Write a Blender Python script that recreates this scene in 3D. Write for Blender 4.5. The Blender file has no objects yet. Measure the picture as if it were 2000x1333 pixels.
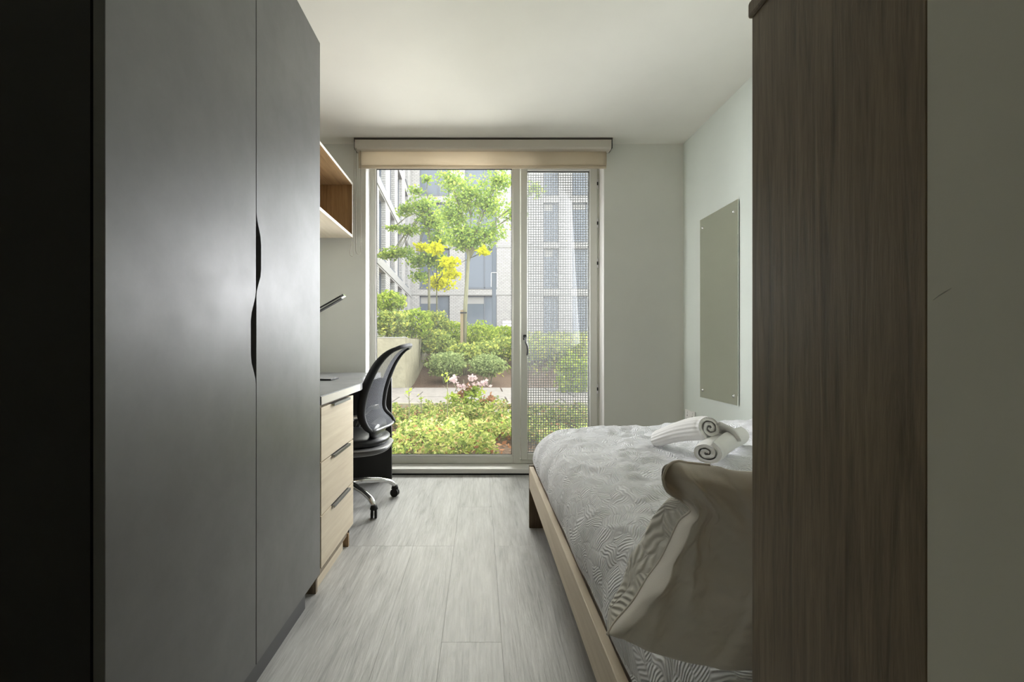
import bpy, bmesh, math, random
import numpy as np
from mathutils import Vector, Matrix, noise
random.seed(7); np.random.seed(7)
sc = bpy.context.scene
C = sc.collection
PI = math.pi

# ---------------------------------------------------------------- camera, sky, sun, exposure
CAM_H = 0.941
F = 900.0                                   # focal length in pixels of a 2000 px wide frame
cam_d = bpy.data.cameras.new('camera'); cam = bpy.data.objects.new('camera', cam_d); C.objects.link(cam)
cam.location = (0, 0, CAM_H); cam.rotation_euler = (PI/2, 0, 0)
cam_d.sensor_width = 36; cam_d.lens = 36*F/2000
cam_d.shift_x = 63/2000; cam_d.shift_y = 8.5/2000
cam_d.clip_start = 0.02; cam_d.clip_end = 300
sc.camera = cam

world = bpy.data.worlds.new('world'); sc.world = world; world.use_nodes = True
wn = world.node_tree; bg = wn.nodes['Background']
bg.inputs[0].default_value = (0.93, 0.96, 1.0, 1); bg.inputs[1].default_value = 4.6
sun_d = bpy.data.lights.new('sun', 'SUN'); sun_d.energy = 9.5; sun_d.angle = math.radians(60); sun_d.color = (1, .95, .84)
sun = bpy.data.objects.new('sun', sun_d); C.objects.link(sun)
sun.rotation_euler = (math.radians(-56), 0, math.radians(-8))   # hazy sun high over the far block, shining towards the window
# added fill lamp outside the window, standing in for daylight bounced off the planting
gl_d = bpy.data.lights.new('ground_bounce_fill', 'AREA'); gl_d.shape = 'RECTANGLE'; gl_d.size = 3.4; gl_d.size_y = 1.9
gl_d.energy = 100; gl_d.color = (1.0, .97, .92); gl_d.spread = math.radians(98)
gl = bpy.data.objects.new('ground_bounce_fill', gl_d); C.objects.link(gl)
gl.location = (.04, 4.85, .40); gl.rotation_euler = (-math.radians(180-29), 0, 0)
# added fill lamps outside the window, in place of daylight slanting to either side
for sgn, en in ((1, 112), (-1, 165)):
    d_ = bpy.data.lights.new('window_fill', 'AREA'); d_.shape = 'RECTANGLE'; d_.size = 1.6; d_.size_y = 2.3
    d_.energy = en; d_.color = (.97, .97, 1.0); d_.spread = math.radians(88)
    o_ = bpy.data.objects.new('window_fill', d_); C.objects.link(o_)
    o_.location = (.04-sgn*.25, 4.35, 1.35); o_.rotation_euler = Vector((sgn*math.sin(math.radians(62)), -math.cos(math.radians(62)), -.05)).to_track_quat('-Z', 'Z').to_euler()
por_d = bpy.data.lights.new('window_portal', 'AREA'); por_d.shape = 'RECTANGLE'; por_d.size = 1.72; por_d.size_y = 2.26
por_d.cycles.is_portal = True
por = bpy.data.objects.new('window_portal', por_d); C.objects.link(por)
por.location = (0.037, 3.60, 1.19); por.rotation_euler = (-PI/2, 0, 0)

sc.view_settings.view_transform = 'Standard'; sc.view_settings.look = 'None'
sc.view_settings.gamma = 1.0; sc.view_settings.use_curve_mapping = False
sc.view_settings.exposure = 0.0
cy = sc.cycles
cy.use_denoising = True; cy.max_bounces = 14; cy.diffuse_bounces = 8; cy.glossy_bounces = 4
cy.transparent_max_bounces = 24; cy.transmission_bounces = 6; cy.sample_clamp_indirect = 12.0
cy.caustics_reflective = False; cy.caustics_refractive = False

# ---------------------------------------------------------------- helpers
def P(px, py, Y):
    """point at depth Y seen at a pixel of the 2000x1333 frame (used to take real sizes off the photo)"""
    return Vector(((px-937)/F*Y, Y, CAM_H-(py-675)/F*Y))

def bx(bm, x0, x1, y0, y1, z0, z1):
    v = [bm.verts.new((x, y, z)) for z in (z0, z1) for x, y in ((x0, y0), (x1, y0), (x1, y1), (x0, y1))]
    for f in ((3,2,1,0), (4,5,6,7), (0,1,5,4), (1,2,6,5), (2,3,7,6), (3,0,4,7)):
        bm.faces.new([v[i] for i in f])

def box(x0, x1, y0, y1, z0, z1, bev=0.0, seg=2):
    bm = bmesh.new(); bx(bm, x0, x1, y0, y1, z0, z1)
    if bev: bmesh.ops.bevel(bm, geom=bm.edges[:], offset=bev, segments=seg, affect='EDGES', profile=0.5)
    return bm

def tube(bm, pts, r, n=10, caps=True, sx=1.0):
    pts = [Vector(p) for p in pts]; rings = []
    rs = r if isinstance(r, (list, tuple)) else [r]*len(pts)
    up = None
    for i, p in enumerate(pts):
        d = (pts[min(i+1, len(pts)-1)]-pts[max(i-1, 0)]).normalized()
        if up is None:
            up = Vector((0, 0, 1)) if abs(d.z) < .9 else Vector((1, 0, 0))
        a = d.cross(up).normalized(); b = a.cross(d).normalized(); up = b
        rings.append([bm.verts.new(p+(a*math.cos(2*PI*k/n)*sx+b*math.sin(2*PI*k/n))*rs[i]) for k in range(n)])
    for i in range(len(rings)-1):
        for k in range(n):
            bm.faces.new([rings[i][k], rings[i][(k+1) % n], rings[i+1][(k+1) % n], rings[i+1][k]])
    if caps:
        bm.faces.new(rings[0][::-1]); bm.faces.new(rings[-1])

def tube_bm(*a, **k):
    bm = bmesh.new(); tube(bm, *a, **k); return bm

def prism(bm, pts, axis, a, b):
    """extrude a 2D outline along an axis ('x','y','z') from a to b"""
    def mk(p, t):
        if axis == 'x': return (t, p[0], p[1])
        if axis == 'y': return (p[0], t, p[1])
        return (p[0], p[1], t)
    A = [bm.verts.new(mk(p, a)) for p in pts]; B = [bm.verts.new(mk(p, b)) for p in pts]
    n = len(pts)
    for i in range(n): bm.faces.new([A[i], A[(i+1) % n], B[(i+1) % n], B[i]])
    bm.faces.new(A[::-1]); bm.faces.new(B)

def obj(name, bm, m, parent=None, smooth=False, label=None, kind=None):
    me = bpy.data.meshes.new(name)
    if isinstance(bm, bmesh.types.BMesh):
        bmesh.ops.recalc_face_normals(bm, faces=bm.faces[:])
        bm.to_mesh(me); bm.free()
    else:
        me.from_pydata(bm[0], [], bm[1])
    if smooth:
        me.polygons.foreach_set('use_smooth', [True]*len(me.polygons))
    o = bpy.data.objects.new(name, me); C.objects.link(o)
    if m: me.materials.append(m)
    if parent:
        o.parent = parent
        p = parent; off = Vector((0, 0, 0))
        while p: off += p.location; p = p.parent
        o.location = -off
    if label: o['label'] = label
    if kind: o['kind'] = kind
    return o

def thing(name, label, cat, loc, group=None):
    o = bpy.data.objects.new(name, None); C.objects.link(o); o.location = loc
    o.empty_display_size = .05
    o['label'] = label; o['category'] = cat
    if group: o['group'] = group
    return o

def struct(name, bm, m, parent=None, smooth=False):
    o = obj(name, bm, m, parent, smooth)
    if not parent: o['kind'] = 'structure'
    return o

def catmull(pts, n):
    pts = [Vector(p) for p in pts]; out = []
    m = len(pts)-1
    for i in range(n):
        t = i/(n-1)*m; k = min(int(t), m-1); t -= k
        p0 = pts[max(k-1, 0)]; p1 = pts[k]; p2 = pts[k+1]; p3 = pts[min(k+2, m)]
        out.append(.5*((2*p1)+(p2-p0)*t+(2*p0-5*p1+4*p2-p3)*t*t+(3*p1-p0-3*p2+p3)*t*t*t))
    return out

# ---------------------------------------------------------------- materials
def mat(name, col, rough=.6, spec=.5, metal=0.0):
    m = bpy.data.materials.new(name); m.use_nodes = True
    b = m.node_tree.nodes['Principled BSDF']
    b.inputs['Base Color'].default_value = (*col, 1); b.inputs['Roughness'].default_value = rough
    b.inputs['Specular IOR Level'].default_value = spec; b.inputs['Metallic'].default_value = metal
    return m

def N(m, t, **kw):
    n = m.node_tree.nodes.new(t)
    for k, v in kw.items(): setattr(n, k, v)
    return n
def L(m, a, b): m.node_tree.links.new(a, b)
def B(m): return m.node_tree.nodes['Principled BSDF']
def val(m, op, a, b=None):
    n = N(m, 'ShaderNodeMath', operation=op)
    for i, x in enumerate((a, b)):
        if x is None: continue
        if isinstance(x, (int, float)): n.inputs[i].default_value = x
        else: L(m, x, n.inputs[i])
    return n.outputs[0]
def coords(m, scale=(1, 1, 1), kind='Object'):
    tc = N(m, 'ShaderNodeTexCoord'); mp = N(m, 'ShaderNodeMapping'); mp.inputs['Scale'].default_value = scale
    L(m, tc.outputs[kind], mp.inputs[0]); return mp.outputs[0]
def ramp(m, fac, stops):
    r = N(m, 'ShaderNodeValToRGB'); e = r.color_ramp.elements
    while len(e) < len(stops): e.new(.5)
    for i, (p, c) in enumerate(stops): e[i].position = p; e[i].color = (*c, 1)
    L(m, fac, r.inputs[0]); return r.outputs[0]
def noise_tex(m, vec, scale, detail=4, rough=.5, dist=0.0):
    n = N(m, 'ShaderNodeTexNoise'); n.inputs['Scale'].default_value = scale; n.inputs['Detail'].default_value = detail
    n.inputs['Roughness'].default_value = rough; n.inputs['Distortion'].default_value = dist
    L(m, vec, n.inputs['Vector']); return n.outputs[0]
def bump(m, h, strength, dist):
    b = N(m, 'ShaderNodeBump'); b.inputs['Strength'].default_value = strength; b.inputs['Distance'].default_value = dist
    L(m, h, b.inputs['Height']); L(m, b.outputs[0], B(m).inputs['Normal'])
def mixc(m, fac, a, b, mode='MIX'):
    n = N(m, 'ShaderNodeMix', data_type='RGBA', blend_type=mode)
    for i, x in ((0, fac), (6, a), (7, b)):
        if isinstance(x, (int, float)): n.inputs[i].default_value = x
        elif isinstance(x, tuple): n.inputs[i].default_value = (*x, 1)
        else: L(m, x, n.inputs[i])
    return n.outputs[2]

def paint(name, col, rough=.75):
    m = mat(name, col, rough, .3)
    v = coords(m)
    bump(m, noise_tex(m, v, 160, 3), .12, .001)
    c = ramp(m, noise_tex(m, v, 3, 3), [(.3, tuple(x*.975 for x in col)), (.7, tuple(min(x*1.02, 1) for x in col))])
    L(m, c, B(m).inputs['Base Color']); return m

def wood(name, dark, light, axis='z', rough=.5, grain=1.0, fine=28):
    """grain runs along the given axis"""
    m = mat(name, light, rough, .35)
    s = {'x': (.06, 1, 1), 'y': (1, .06, 1), 'z': (1, 1, .06)}[axis]
    v = coords(m, s)
    a = noise_tex(m, v, fine, 6, .65, 1.2); b = noise_tex(m, v, fine*4.5, 3, .6)
    f = val(m, 'ADD', val(m, 'MULTIPLY', a, .7), val(m, 'MULTIPLY', b, .3))
    c = ramp(m, f, [(.33, dark), (.62, light)])
    L(m, c, B(m).inputs['Base Color']); bump(m, f, .35*grain, .0015)
    return m

M = {}
M['wall'] = paint('wall_paint', (.71, .71, .66))
M['wall_right'] = paint('wall_paint_green', (.64, .68, .62))
M['ceiling'] = paint('ceiling_paint', (.80, .785, .72))
M['oak_light'] = wood('light_oak', (.62, .52, .39), (.76, .67, .52), 'y', .5, .4, 14)
M['oak_brown'] = wood('brown_oak', (.135, .098, .062), (.29, .22, .145), 'z', .42, 1.0, 60)
M['oak_mid'] = wood('mid_oak', (.20, .12, .055), (.38, .25, .13), 'z', .5, .6, 20)
M['oak_mid_y'] = wood('mid_oak_lengthwise', (.22, .13, .06), (.40, .27, .14), 'y', .5, .6, 20)
M['edge'] = mat('cream_edging', (.62, .585, .50), .5)
M['handle'] = mat('dark_satin_metal', (.16, .16, .155), .42, .5, 1.0)
M['upvc'] = mat('window_plastic', (.70, .70, .64), .35)
M['white'] = mat('white_plastic', (.85, .84, .80), .4)
M['chrome'] = mat('chrome', (.75, .75, .74), .16, .5, 1.0)
M['alu'] = mat('aluminium', (.72, .72, .72), .3, .5, 1.0)
M['blackp'] = mat('black_plastic', (.012, .012, .013), .6, .3)
M['void'] = mat('dark_board', (.012, .012, .012), .8, .2)

def grey_board(name, col, r0, r1, spec=.5):
    m = mat(name, col, .35, spec)
    v = coords(m)
    n = noise_tex(m, v, 5, 6, .65)
    rr = N(m, 'ShaderNodeMapRange'); rr.inputs[1].default_value = .3; rr.inputs[2].default_value = .7
    rr.inputs[3].default_value = r0; rr.inputs[4].default_value = r1
    L(m, n, rr.inputs[0]); L(m, rr.outputs[0], B(m).inputs['Roughness'])
    bump(m, noise_tex(m, v, 700, 2), .12, .0004)
    c = ramp(m, noise_tex(m, v, 9, 5, .7), [(.35, tuple(x*.9 for x in col)), (.7, tuple(x*1.12 for x in col))])
    L(m, c, B(m).inputs['Base Color']); return m
M['door_grey'] = grey_board('satin_grey_board', (.105, .104, .102), .38, .48, 1.0)
M['desk_grey'] = grey_board('desk_grey_board', (.20, .205, .215), .30, .38)
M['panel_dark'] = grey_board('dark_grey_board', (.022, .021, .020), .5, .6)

def floor_mat():
    m = mat('grey_wood_vinyl', (.5, .5, .48), .42, .45)
    tc = N(m, 'ShaderNodeTexCoord'); oi = N(m, 'ShaderNodeObjectInfo')
    off = N(m, 'ShaderNodeVectorMath', operation='SCALE'); off.inputs['Scale'].default_value = 3.0
    cx = N(m, 'ShaderNodeCombineXYZ'); L(m, oi.outputs['Random'], cx.inputs[1]); L(m, oi.outputs['Random'], cx.inputs[2])
    L(m, cx.outputs[0], off.inputs[0])
    ad = N(m, 'ShaderNodeVectorMath', operation='ADD'); L(m, tc.outputs['Object'], ad.inputs[0]); L(m, off.outputs[0], ad.inputs[1])
    def st(y):
        mp = N(m, 'ShaderNodeMapping'); mp.inputs['Scale'].default_value = (1, y, 1); L(m, ad.outputs[0], mp.inputs[0]); return mp.outputs[0]
    a = noise_tex(m, st(.16), 9, 5, .6, 1.6)          # broad cloudy streaks
    b = noise_tex(m, st(.045), 120, 4, .65, .4)       # fine grain lines
    d = noise_tex(m, st(.07), 34, 6, .72, 2.6)        # wavy figure
    f = val(m, 'ADD', val(m, 'ADD', val(m, 'MULTIPLY', a, .36), val(m, 'MULTIPLY', b, .26)), val(m, 'MULTIPLY', d, .38))
    c = ramp(m, f, [(.33, (.22, .216, .21)), (.46, (.42, .416, .41)), (.56, (.53, .527, .52)), (.68, (.66, .657, .645))])
    sh = val(m, 'ADD', val(m, 'MULTIPLY', oi.outputs['Random'], .05), .95)
    hs = N(m, 'ShaderNodeHueSaturation'); L(m, c, hs.inputs['Color']); L(m, sh, hs.inputs['Value'])
    L(m, hs.outputs[0], B(m).inputs['Base Color'])
    rr = N(m, 'ShaderNodeMapRange'); rr.inputs[3].default_value = .36; rr.inputs[4].default_value = .52; L(m, d, rr.inputs[0]); L(m, rr.outputs[0], B(m).inputs['Roughness'])
    bump(m, val(m, 'ADD', b, d), .5, .0016)
    return m
M['floor'] = floor_mat()

def duvet_mat(name, col, lam=.0075, cell=17.0, amt=.7):
    m = mat(name, col, .85, .2)
    B(m).inputs['Sheen Weight'].default_value = .25
    uv = N(m, 'ShaderNodeUVMap'); uv.uv_map = 'UVMap'
    nz = N(m, 'ShaderNodeTexNoise'); nz.inputs['Scale'].default_value = 9; nz.inputs['Detail'].default_value = 2; L(m, uv.outputs[0], nz.inputs['Vector'])
    sub = N(m, 'ShaderNodeVectorMath', operation='SUBTRACT'); L(m, nz.outputs[1], sub.inputs[0]); sub.inputs[1].default_value = (.5, .5, .5)
    sc_ = N(m, 'ShaderNodeVectorMath', operation='SCALE'); L(m, sub.outputs[0], sc_.inputs[0]); sc_.inputs['Scale'].default_value = .07
    ad = N(m, 'ShaderNodeVectorMath', operation='ADD'); L(m, uv.outputs[0], ad.inputs[0]); L(m, sc_.outputs[0], ad.inputs[1])
    st = N(m, 'ShaderNodeMapping'); st.inputs['Rotation'].default_value = (0, 0, .6); st.inputs['Scale'].default_value = (1.7, .75, 1); L(m, ad.outputs[0], st.inputs[0])
    vo = N(m, 'ShaderNodeTexVoronoi', feature='F1'); vo.inputs['Scale'].default_value = cell; L(m, st.outputs[0], vo.inputs['Vector'])
    sp = N(m, 'ShaderNodeSeparateColor'); L(m, vo.outputs['Color'], sp.inputs[0])
    ang = val(m, 'MULTIPLY', sp.outputs[0], PI)
    sx = N(m, 'ShaderNodeSeparateXYZ'); L(m, ad.outputs[0], sx.inputs[0])
    q = val(m, 'ADD', val(m, 'MULTIPLY', sx.outputs[0], val(m, 'COSINE', ang)), val(m, 'MULTIPLY', sx.outputs[1], val(m, 'SINE', ang)))
    fr = val(m, 'ADD', val(m, 'MULTIPLY', sp.outputs[1], 260), 2*PI/lam*.85)
    s = val(m, 'SINE', val(m, 'MULTIPLY', q, fr))
    s = val(m, 'ADD', val(m, 'MULTIPLY', s, .5), .5)
    ve = N(m, 'ShaderNodeTexVoronoi', feature='DISTANCE_TO_EDGE'); ve.inputs['Scale'].default_value = cell; L(m, st.outputs[0], ve.inputs['Vector'])
    e = val(m, 'MINIMUM', val(m, 'MULTIPLY', ve.outputs['Distance'], 9), 1.0)
    h = val(m, 'MULTIPLY', s, e)
    bump(m, h, amt, .0042)
    L(m, mixc(m, h, tuple(c*.80 for c in col), col), B(m).inputs['Base Color'])
    return m
M['duvet'] = duvet_mat('embossed_duvet_cotton', (.90, .90, .93))
M['duvet_cream'] = duvet_mat('embossed_pillow_cotton', (.92, .89, .84), .009, 20, .6)

def cloth(name, col, sc1=900, st=.3):
    m = mat(name, col, .9, .15); B(m).inputs['Sheen Weight'].default_value = .3
    v = coords(m); bump(m, noise_tex(m, v, sc1, 2), st, .001); return m
M['pillow'] = cloth('plain_pillow_cotton', (.90, .85, .80), 600, .2)
M['towel'] = cloth('white_terry', (.86, .85, .83), 420, .7)
M['blind'] = cloth('beige_blind_fabric', (.68, .61, .50), 900, .1)
_m = M['blind']; _t = N(_m, 'ShaderNodeBsdfTranslucent'); _t.inputs[0].default_value = (.74, .67, .56, 1)
_x = N(_m, 'ShaderNodeMixShader'); _x.inputs[0].default_value = .6
L(_m, B(_m).outputs[0], _x.inputs[1]); L(_m, _t.outputs[0], _x.inputs[2]); L(_m, _x.outputs[0], _m.node_tree.nodes['Material Output'].inputs[0])
M['blind_case'] = mat('beige_blind_cassette', (.56, .52, .45), .5)
M['bed_side'] = wood('bed_oak', (.55, .45, .33), (.72, .62, .49), 'y', .5, .3, 14)
M['bed_shaded'] = wood('bed_oak_shaded', (.10, .07, .045), (.21, .15, .10), 'z', .5, .5, 20)  # oak of the end boards darkened, their shade put into the colour

def glass(name, tint, haze, rough=0.0):
    m = bpy.data.materials.new(name); m.use_nodes = True; nt = m.node_tree; nt.nodes.clear()
    out = nt.nodes.new('ShaderNodeOutputMaterial'); tr = nt.nodes.new('ShaderNodeBsdfTransparent'); tr.inputs[0].default_value = (*tint, 1)
    gl = nt.nodes.new('ShaderNodeBsdfGlossy'); gl.inputs['Roughness'].default_value = .02
    tl = nt.nodes.new('ShaderNodeBsdfTranslucent'); tl.inputs[0].default_value = (.9, .92, .92, 1)
    fr = nt.nodes.new('ShaderNodeFresnel'); fr.inputs[0].default_value = 1.35
    m1 = nt.nodes.new('ShaderNodeMixShader'); m1.inputs[0].default_value = haze
    nt.links.new(tr.outputs[0], m1.inputs[1]); nt.links.new(tl.outputs[0], m1.inputs[2])
    m2 = nt.nodes.new('ShaderNodeMixShader'); nt.links.new(fr.outputs[0], m2.inputs[0])
    nt.links.new(m1.outputs[0], m2.inputs[1]); nt.links.new(gl.outputs[0], m2.inputs[2])
    nt.links.new(m2.outputs[0], out.inputs[0]); return m
M['glass'] = glass('clear_glass', (.97, .985, .98), .005)
M['glass_hazy'] = glass('hazy_glass', (.90, .92, .92), .045)

def leafmat(name, stops, trans=.45):
    m = bpy.data.materials.new(name); m.use_nodes = True; nt = m.node_tree; nt.nodes.clear()
    out = nt.nodes.new('ShaderNodeOutputMaterial'); g = nt.nodes.new('ShaderNodeNewGeometry')
    r = nt.nodes.new('ShaderNodeValToRGB'); e = r.color_ramp.elements
    while len(e) < len(stops): e.new(.5)
    for i, (p, c) in enumerate(stops): e[i].position = p; e[i].color = (*c, 1)
    nt.links.new(g.outputs['Random Per Island'], r.inputs[0])
    d = nt.nodes.new('ShaderNodeBsdfDiffuse'); t = nt.nodes.new('ShaderNodeBsdfTranslucent')
    nt.links.new(r.outputs[0], d.inputs[0]); nt.links.new(r.outputs[0], t.inputs[0])
    mx = nt.nodes.new('ShaderNodeMixShader'); mx.inputs[0].default_value = trans
    nt.links.new(d.outputs[0], mx.inputs[1]); nt.links.new(t.outputs[0], mx.inputs[2]); nt.links.new(mx.outputs[0], out.inputs[0])
    return m
M['leaf_tree'] = leafmat('tree_leaves', [(0, (0.166, 0.268, 0.081)), (.5, (0.314, 0.425, 0.089)), (1, (0.544, 0.628, 0.125))])
M['leaf_yellow'] = leafmat('yellow_leaves', [(0, (0.517, 0.531, 0.018)), (1, (0.791, 0.750, 0.018))])
M['leaf_shrub'] = leafmat('shrub_leaves', [(0, (0.156, 0.212, 0.067)), (.6, (0.337, 0.403, 0.105)), (1, (0.622, 0.594, 0.134))])
M['leaf_lime'] = leafmat('lime_leaves', [(0, (0.172, 0.246, 0.039)), (.6, (0.343, 0.437, 0.065)), (1, (0.543, 0.573, 0.104))])
M['leaf_blue'] = leafmat('blue_green_leaves', [(0, (0.174, 0.232, 0.090)), (1, (0.424, 0.484, 0.195))])
M['leaf_cover'] = leafmat('ground_cover_leaves', [(0, (0.085, 0.117, 0.038)), (.3, (0.190, 0.254, 0.068)), (.6, (0.343, 0.391, 0.091)), (.8, (0.476, 0.489, 0.182)), (.93, (0.457, 0.352, 0.167)), (1, (0.305, 0.147, 0.068))])
M['petal'] = leafmat('pink_petals', [(0, (.50, .36, .36)), (1, (.60, .50, .48))])
M['dry'] = leafmat('dry_leaves', [(0, (.22, .09, .045)), (1, (.40, .22, .12))])
M['bark'] = wood('pale_bark', (.12, .11, .07), (.26, .25, .15), 'z', .8, 1, 20)
M['stake'] = wood('timber_stake', (.17, .12, .07), (.27, .21, .12), 'z', .8, 1, 20)

def soil_mat(name, a, b, s=30):
    m = mat(name, b, .95, .1); v = coords(m); n = noise_tex(m, v, s, 6, .7)
    L(m, ramp(m, n, [(.35, a), (.65, b)]), B(m).inputs['Base Color']); bump(m, n, .8, .03); return m
M['soil'] = soil_mat('bark_mulch', (.07, .045, .03), (.17, .115, .08))
M['concrete'] = soil_mat('pale_concrete', (.25, .225, .155), (.32, .29, .20), 4)
M['paving'] = soil_mat('paving_slabs', (.185, .165, .145), (.24, .215, .19), 8)
def brick_mat(name, c1, c2, mort):
    m = mat(name, c1, .9, .2)
    uv = N(m, 'ShaderNodeUVMap'); uv.uv_map = 'UVMap'
    bt = N(m, 'ShaderNodeTexBrick'); L(m, uv.outputs[0], bt.inputs['Vector'])
    bt.inputs['Scale'].default_value = 1.0; bt.inputs['Brick Width'].default_value = .225; bt.inputs['Row Height'].default_value = .09
    bt.inputs['Mortar Size'].default_value = .011
    bt.inputs['Color1'].default_value = (*c1, 1); bt.inputs['Color2'].default_value = (*c2, 1); bt.inputs['Mortar'].default_value = (*mort, 1)
    L(m, bt.outputs[0], B(m).inputs['Base Color']); bump(m, val(m, 'SUBTRACT', 1.0, bt.outputs['Fac']), .6, .01)
    return m
M['brick'] = brick_mat('cream_brick', (.52, .495, .46), (.44, .415, .39), (.28, .265, .25))
M['stone'] = mat('cast_stone', (.37, .355, .33), .8)
M['frame_dark'] = mat('grey_window_frame', (.15, .16, .18), .5)
M['far_glass'] = mat('far_window_glass', (.13, .15, .18), .12, .6)
M['lamp_post'] = mat('grey_post_paint', (.11, .125, .15), .5)

# ---------------------------------------------------------------- room shell
XL, XR = -1.20, 1.48          # room walls
YB = 3.347                    # inner face of the window wall
HC = 2.405
YN = -1.40                    # wall behind the camera
WX0, WX1, WT = -.830, .904, 2.33   # window opening
XC = .3005                     # corridor wall (bathroom side)

def wall_cells(holes, u0, u1, h0, h1):
    us = sorted({u0, u1, *[a for h in holes for a in h[:2]]}); hs = sorted({h0, h1, *[a for h in holes for a in h[2:]]})
    for i in range(len(us)-1):
        for j in range(len(hs)-1):
            cu = (us[i]+us[i+1])/2; ch = (hs[j]+hs[j+1])/2
            if not any(a < cu < b and c < ch < d for a, b, c, d in holes):
                yield us[i], us[i+1], hs[j], hs[j+1]
def clean(bm):
    bmesh.ops.remove_doubles(bm, verts=bm.verts[:], dist=1e-5)
    seen = {}
    for f in bm.faces[:]:
        k = tuple(sorted(v.index for v in f.verts))
        seen.setdefault(k, []).append(f)
    bm.verts.index_update()
    seen = {}
    for f in bm.faces[:]:
        k = tuple(sorted(v.index for v in f.verts)); seen.setdefault(k, []).append(f)
    dead = [f for v in seen.values() if len(v) > 1 for f in v]
    bmesh.ops.delete(bm, geom=dead, context='FACES')
    return bm

bm = bmesh.new()
for a, b, c, d in wall_cells([(WX0, WX1, -.02, WT)], XL-.25, XR+.25, -.2, 2.7): bx(bm, a, b, YB, YB+.27, c, d)
wall_back = struct('wall_back', clean(bm), M['wall'])
struct('wall_left', box(XL-.25, XL, YN-.2, YB, -.2, 2.7), M['wall'])
struct('wall_right', box(XR, XR+.25, .3094, YB, -.2, 2.7), M['wall_right'])
wc = struct('wall_corridor', box(XC, XR+.25, YN-.2, .3094, -.2, 2.7), paint('corridor_paint', (.80, .79, .72)))
obj('scuff_mark', tube_bm([(XC, .2935, .9775), (XC, .2975, .9755), (XC, .3015, .9735), (XC, .3055, .971)], [.0001, .0004, .0003, .0001], 6),
    mat('scuff', (.45, .44, .41), .9), wc)
struct('wall_entrance', box(XL, XC, YN-.2, YN, -.2, 2.7), M['wall'])
struct('ceiling', box(XL, XR, YN, YB, HC, HC+.3), M['ceiling'])
# entrance door behind the camera
dr = struct('door_1', box(-.75, .15, YN, YN+.045, 0, 2.05, .003), M['oak_light'])
obj('door_handle', tube_bm([(-.65, YN+.045, 1.0), (-.65, YN+.10, 1.0), (-.55, YN+.10, 1.0)], .01), M['chrome'], dr, True)

# floor: vinyl planks laid towards the window
floor = struct('floor', box(XL, XR, YN, YB, -.20, -.004), M['void'])
pw, pl = .1905, 1.22
xi = 0; x = -1.264
while x < XR:
    y = YN - random.choice([.1, .45, .8, 1.1])
    while y < YB:
        x0, x1, y0, y1 = max(x, XL)+.0002, min(x+pw, XR)-.0002, max(y, YN)+.0002, min(y+pl, YB)-.0002
        if y1-y0 > .02 and x1-x0 > .01 and not (x0 > XC and y1 < .3):
            obj('plank', box(x0, x1, y0, y1, -.006, 0, .0004, 1), M['floor'], floor)
        y += pl
    x += pw

# skirting boards
struct('baseboard_right', box(XR-.014, XR, .52, YB, 0, .09, .003), M['white'])
struct('baseboard_back', box(WX1+.02, XR-.014, YB-.014, YB, 0, .09, .003), M['white'])

# ---------------------------------------------------------------- window wall: frame, panes, screen
YF = 3.475
win = struct('window_1', box(WX0, WX1, YF+.072, YF+.078, -.15, .0), M['upvc'])
def fr(x0, x1, z0, z1, name='window_frame', y0=YF, y1=YF+.07, m='upvc', bev=.004, label=None):
    return obj(name, box(x0, x1, y0, y1, z0, z1, bev), M[m], win, label=label)
gx0, gx1, gz0, gz1 = -.784, .243, .111, 2.281       # left pane
hx0, hx1, hz0, hz1 = .359, .830, .125, 2.262        # right pane
bm = bmesh.new()
for a in ((WX0, gx0-.012, .05, WT), (gx1+.010, .305, .05, WT), (gx0-.012, gx1+.010, .05, gz0-.012), (gx0-.012, gx1+.010, gz1+.012, WT),
          (.888, WX1, .05, WT), (.305, .888, .05, .075), (.305, .888, 2.31, WT)):
    bb = box(a[0], a[1], YF, YF+.07, a[2], a[3], .003); me = bpy.data.meshes.new('t'); bb.to_mesh(me); bb.free(); bm.from_mesh(me)
obj('window_frame', bm, M['upvc'], win)
bm = bmesh.new()
for a in ((gx0-.012, gx0, gz0-.012, gz1+.012), (gx1, gx1+.010, gz0-.012, gz1+.012), (gx0, gx1, gz0-.012, gz0), (gx0, gx1, gz1, gz1+.012)):
    bx(bm, a[0], a[1], YF+.012, YF+.045, a[2], a[3])
obj('glazing_bead', bm, M['white'], win)
bm = bmesh.new()
for a in ((.309, hx0, .079, 2.306), (hx1, .882, .079, 2.306), (hx0, hx1, .079, hz0), (hx0, hx1, hz1, 2.306)):
    bb = box(a[0], a[1], YF-.014, YF+.055, a[2], a[3], .005); me = bpy.data.meshes.new('t'); bb.to_mesh(me); bb.free(); bm.from_mesh(me)
sash = obj('vent_sash', bm, M['upvc'], win)
obj('glass_pane', box(gx0, gx1, YF+.030, YF+.036, gz0, gz1), M['glass'], win)
obj('glass_pane', box(hx0, hx1, YF+.030, YF+.034, hz0, hz1), M['glass_hazy'], win, label='hazy pane behind the square mesh')
# rubber seal: thin dark line round the panes
bm = bmesh.new()
for X0, X1, Z0, Z1 in ((gx0, gx1, gz0, gz1), (hx0, hx1, hz0, hz1)):
    t = .004
    for a in ((X0, X0+t, Z0, Z1), (X1-t, X1, Z0, Z1), (X0, X1, Z0, Z0+t), (X0, X1, Z1-t*1.5, Z1)): bx(bm, a[0], a[1], YF+.024, YF+.0295, a[2], a[3])
obj('rubber_seal', bm, mat('grey_rubber', (.06, .06, .06), .7), win)
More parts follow.
